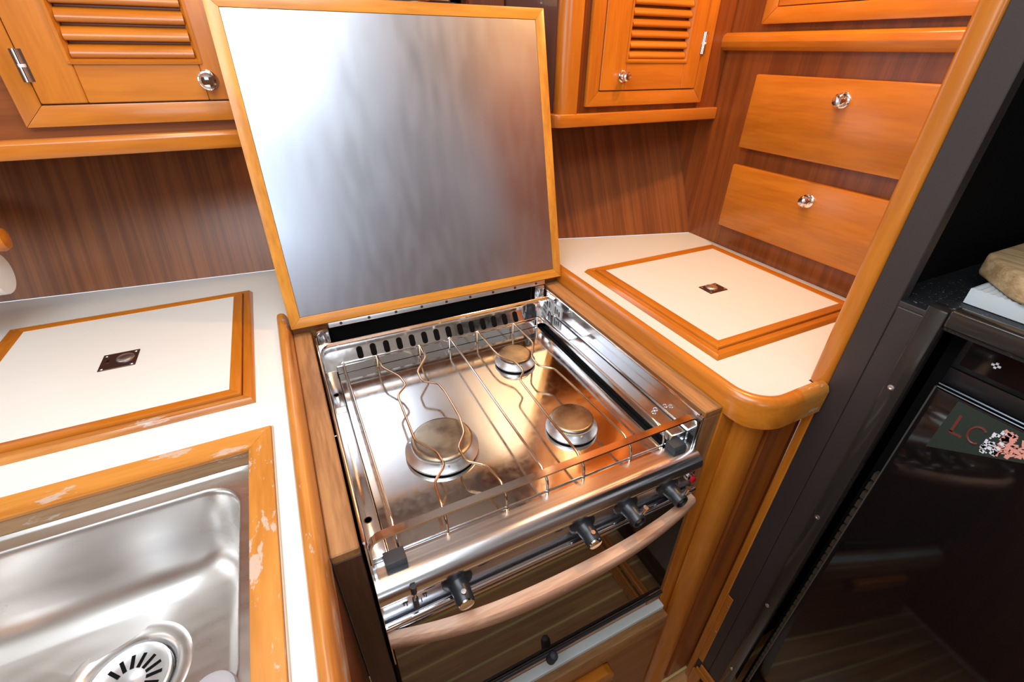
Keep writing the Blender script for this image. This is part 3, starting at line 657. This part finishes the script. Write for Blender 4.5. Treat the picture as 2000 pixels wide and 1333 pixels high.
# ================================================================== RIGHT WALL: rail, drawers, upper door
XR = 1.05
MB().prism([(XR-.001, .452), (XR-.015, .453), (XR-.022, .460), (XR-.024, .470), (XR-.021, .482), (XR-.012, .488), (XR-.001, .489)], 'y', .328, .985, .001).build('shelf_rail', W('trim', 'y'), None, ang=60, label='rounded varnished wooden rail along the right wall above the drawers', category='rail')
def drawer(loc, label, z0, z1, kz, y0, y1):
    d = thing('drawer', loc, label, 'drawer')
    MB().box(XR-.020, XR-.0005, y0, y1, z0, z1, .0035, 2).build('drawer_front', W('trim', 'y'), d)
    chrome_knob(d, (XR-.020, .6315, kz), (-1, 0, 0))
drawer((1.04, .6, .25), 'upper of the two wooden drawer fronts on the right wall', .2525, .408, .372, .415, .847)
drawer((1.04, .6, .06), 'lower of the two wooden drawer fronts on the right wall', .0585, .213, .176, .415, .849)
ud = thing('cupboard_door', (1.04, .6, .50), 'wood-framed cupboard door at the top right above the rail', 'door')
def fr(y0, y1, z0, z1, wd):
    v = lambda P_: [(XR-.016, y, z) for y, z in P_]+[(XR-.0005, y, z) for y, z in P_]
    MB().hexa(v([(y0, z0), (y1, z0), (y1-wd, z0+wd), (y0+wd, z0+wd)]), .0015).build('frame_bar', W('trim', 'y'), ud)
    MB().hexa(v([(y1, z0), (y1, z1), (y1-wd, z1-wd), (y1-wd, z0+wd)]), .0015).build('frame_bar', W('trim', 'z'), ud)
    MB().hexa(v([(y0, z0), (y0, z1), (y0+wd, z1-wd), (y0+wd, z0+wd)]), .0015).build('frame_bar', W('trim', 'z'), ud)
fr(.40, .872, .502, .90, .030)
MB().box(XR-.014, XR-.0005, .4315, .8405, .5335, .868, .001, 1).build('door_panel', W('trim', 'y'), ud)

# ================================================================== BLACK FRIDGE LOCKER (faces -x at x=.70)
XF = .70
fc = thing('fridge_cabinet', (.9, 0, -1.0), 'matt black tall cabinet housing the fridge on the right', 'cabinet')
MB().box(XF, XF+.02, .2635, .2983, -1.0, 1.0, .001, 1).build('stile', CAB, fc)
MB().box(XF, XF+.02, -.45, .2630, .168, .1745, .0005, 1).build('divider', CAB, fc)
MB().box(XF-.0005, XF+.02, .2315, .2628, -1.0, .1670, .001, 1).build('side_filler', CAB, fc)
MB().box(XF+.02, 1.12, .285, .2983, -1.0, 1.0).box(1.12, 1.14, -.5, .2983, -1.0, 1.0).box(XF+.021, 1.12, -.5, .284, .955, 1.0).build('carcass', VOID, fc)
mspk, tt, bb = newmat('speckled_black_shelf'); bb.inputs['Roughness'].default_value = .5
n_ = tt.nodes.new('ShaderNodeTexNoise'); n_.inputs['Scale'].default_value = 350; c_ = tt.nodes.new('ShaderNodeTexCoord'); tt.links.new(c_.outputs['Object'], n_.inputs['Vector'])
rr_ = tt.nodes.new('ShaderNodeValToRGB'); rr_.color_ramp.elements[0].position = .66; rr_.color_ramp.elements[0].color = (.012, .013, .014, 1); rr_.color_ramp.elements[1].position = .74; rr_.color_ramp.elements[1].color = (.22, .24, .26, 1)
tt.links.new(n_.outputs[0], rr_.inputs[0]); tt.links.new(rr_.outputs[0], bb.inputs['Base Color'])
MB().box(XF+.001, 1.12, -.5, .2848, .160, .1755).build('shelf', mspk, fc, label='black speckled shelf')
# base grille, wood
bg = thing('base_grille', (.70, .2, -1.0), 'varnished wooden louvred grille at the foot of the black cabinet', 'grille')
MB().box(XF-.006, XF-.0007, -.30, .2835, -.905, -.886, .001, 1).box(XF-.010, XF-.003, -.30, .290, -.925, -.906, .002, 2).build('top_bar', W('trim', 'y'), bg)
for i in range(4): MB().box(XF-.0168, XF-.0098, -.30, .268, -.945-i*.015, -.937-i*.015, .001, 1).build('slat', W('trim', 'y'), bg)
MB().box(XF-.010, XF-.0025, .270, .2965, -1.0, -.926, .001, 1).build('end_bar', W('trim', 'z'), bg)
# fridge
fg = thing('fridge', (.9, 0, -.87), 'small black fridge with glass door and touch controls under the shelf', 'fridge')
tr = MB()
tr.box(XF-.008, XF+.014, .2085, .2312, -.884, .186, .0025, 2).box(XF-.008, XF+.014, -.45, .2085, .166, .1905, .004, 3)
tro = tr.build('surround', CABG, fg, label='glossy black surround')
for z in (.062, -.216, -.494, -.768):
    MB().lathe((XF-.008, .222, z), (-1, 0, 0), [(0, .0042), (.0008, .0040), (.0012, .002), (.0005, .001), (.0005, 0)], 16).build('screw', ALU, tro)
MB().box(XF+.05, XF+.08, -.45, .2085, -.884, .165).build('cavity', VOID, fg)
XD = XF+.03
MB().box(XD, XD+.03, -.45, .1905, .107, .1560, .002, 2).build('control_panel', FRG, fg)
pt = MB().box(XD-.0008, XD+.001, -.45, .1830, .1145, .1480).build('touch_strip', FRGL, fg)
q = MB(); q.box(XD-.0016, XD-.0008, .1480, .1570, .1312, .1338).box(XD-.0016, XD-.0008, .1512, .1538, .1285, .1365)
q.build('plus_sign', PRINTW, pt)
MB().box(XD-.0016, XD-.0008, .1110, .1200, .1292, .1318).build('minus_sign', PRINTW, pt)
MB().box(XD+.004, XD+.03, -.45, .1915, .0800, .1050, .002, 2).build('door_head', FRG, fg)
MB().cyl((XD+.001, -.45, .0795), (XD+.001, .1905, .0795), .0015, 8).cyl((XD+.001, -.45, .0745), (XD+.001, .1905, .0745), .0013, 8).build('door_trim', simple('blue_steel_trim', (.25, .32, .38), .2, 1), fg)
MB().box(XD, XD+.026, -.45, .1915, -.868, .0720, .0015, 2).build('door', FRGL, fg, label='glossy black door')
MB().box(XD-.0004, XD+.004, .1905, .1925, -.868, .0735).build('door_edge', simple('dim_edge', (.12, .11, .10), .3, .5), fg)
nt = MB()
for i in range(34):
    z = -.12-i*.0215; nt.box(XD+.006, XD+.016, .1935, .2000, z, z+.014)
nt.build('hinge_slots', simple('hinge_comb', (.06, .04, .025), .4), fg)
# sticker showing through the door
sk_ = MB().prism([(.163, .0695), (.165, -.013), (.080, .035), (.020, .0695)], 'x', XD-.0012, XD-.0003).build('door_sticker', PRINTG, fg, label='dark green sticker with red letters and pink print')
q = MB(); y0_ = .1530
q.box(XD-.0018, XD-.0012, .1505, .1540, .026, .053).box(XD-.0018, XD-.0012, .1400, .1540, .0235, .0275)
q.tube([(XD-.0015, .1290+.0085*math.cos(math.radians(a)), .0385+.0125*math.sin(math.radians(a))) for a in range(-130, 131, 13)], .0016, 6)
q.build('letters', PRINTR, sk_)
q = MB()
for i in range(130):
    yy = .110-random.random()*.060; lo = .035+(.08-yy)*.57+.006; zz = lo+random.random()*max(.001, .064-lo); s_ = .0012+random.random()*.0030
    q.box(XD-.0019-.0001*(i % 3), XD-.0013, yy-s_, yy+s_, zz-s_*.6, zz+s_*.6, 0, 1, Matrix.Rotation(random.random()*3, 3, 'X'))
q.build('pink_print', PRINTP, sk_)
q = MB()
for i in range(34):
    yy = .121-random.random()*.018; lo = .035+(.08-yy)*.57+.006; zz = lo+random.random()*(.062-lo); s_ = .0007+random.random()*.0016
    q.box(XD-.0021, XD-.0013, yy-s_, yy+s_, zz-s_, zz+s_)
q.build('white_print', PRINTW, sk_)
# boards on the shelf
MB().prism([(.765, -.2), (.760, .175), (.767, .188), (.82, .242), (.83, .246), (1.05, .246), (1.05, -.2)], 'z', .1985, .2285, .006, 3).build('chopping_board', W('board', 'y'), None, label='thick pale wooden chopping board with cut corner on the black shelf', category='chopping board')
rbm = MB(); pts = []
for i in range(60):
    yy = .214-i*.007; pts.append((yy, .1980)); pts.append((yy-.0035, .1965))
rbm.prism([(.2245, .1765)]+[(.2245, .1965)]+[(a+.007, b) for a, b in pts]+[(pts[-1][0]+.007, .1765)], 'x', .768, 1.0)
rbm.build('ribbed_tray', simple('ribbed_white', (.62, .66, .68), .35), None, label='white ribbed tray lying under the wooden chopping board', category='tray')

# ================================================================== PAPER ROLL at far left
ph = thing('paper_roll_holder', (-.47, 1.0, .12), 'orange varnished rounded wooden end of a roll holder at the left edge', 'holder')
MB().lathe((-.53, 1.0, .183), (1, 0, .0), [(0, .011), (.085, .013), (.098, .0185), (.106, .0195), (.1125, .016), (.115, .008), (.116, 0)], 28).build('end_knob', W('trim', 'x'), ph)
MB().box(-.60, -.53, .995, 1.26, .172, .194, .003).build('arm', W('trim', 'y'), ph)
MB().lathe((-.62, 1.0, .128), (1, 0, 0), [(0, .008), (0, .0335), (.001, .035), (.172, .035), (.174, .0335), (.174, .008)], 40).build('paper_roll', PAPER, None, label='white paper roll under the wooden holder at the left edge', category='paper roll')
for o in bpy.data.objects:
    if '_base' in o: del o['_base']
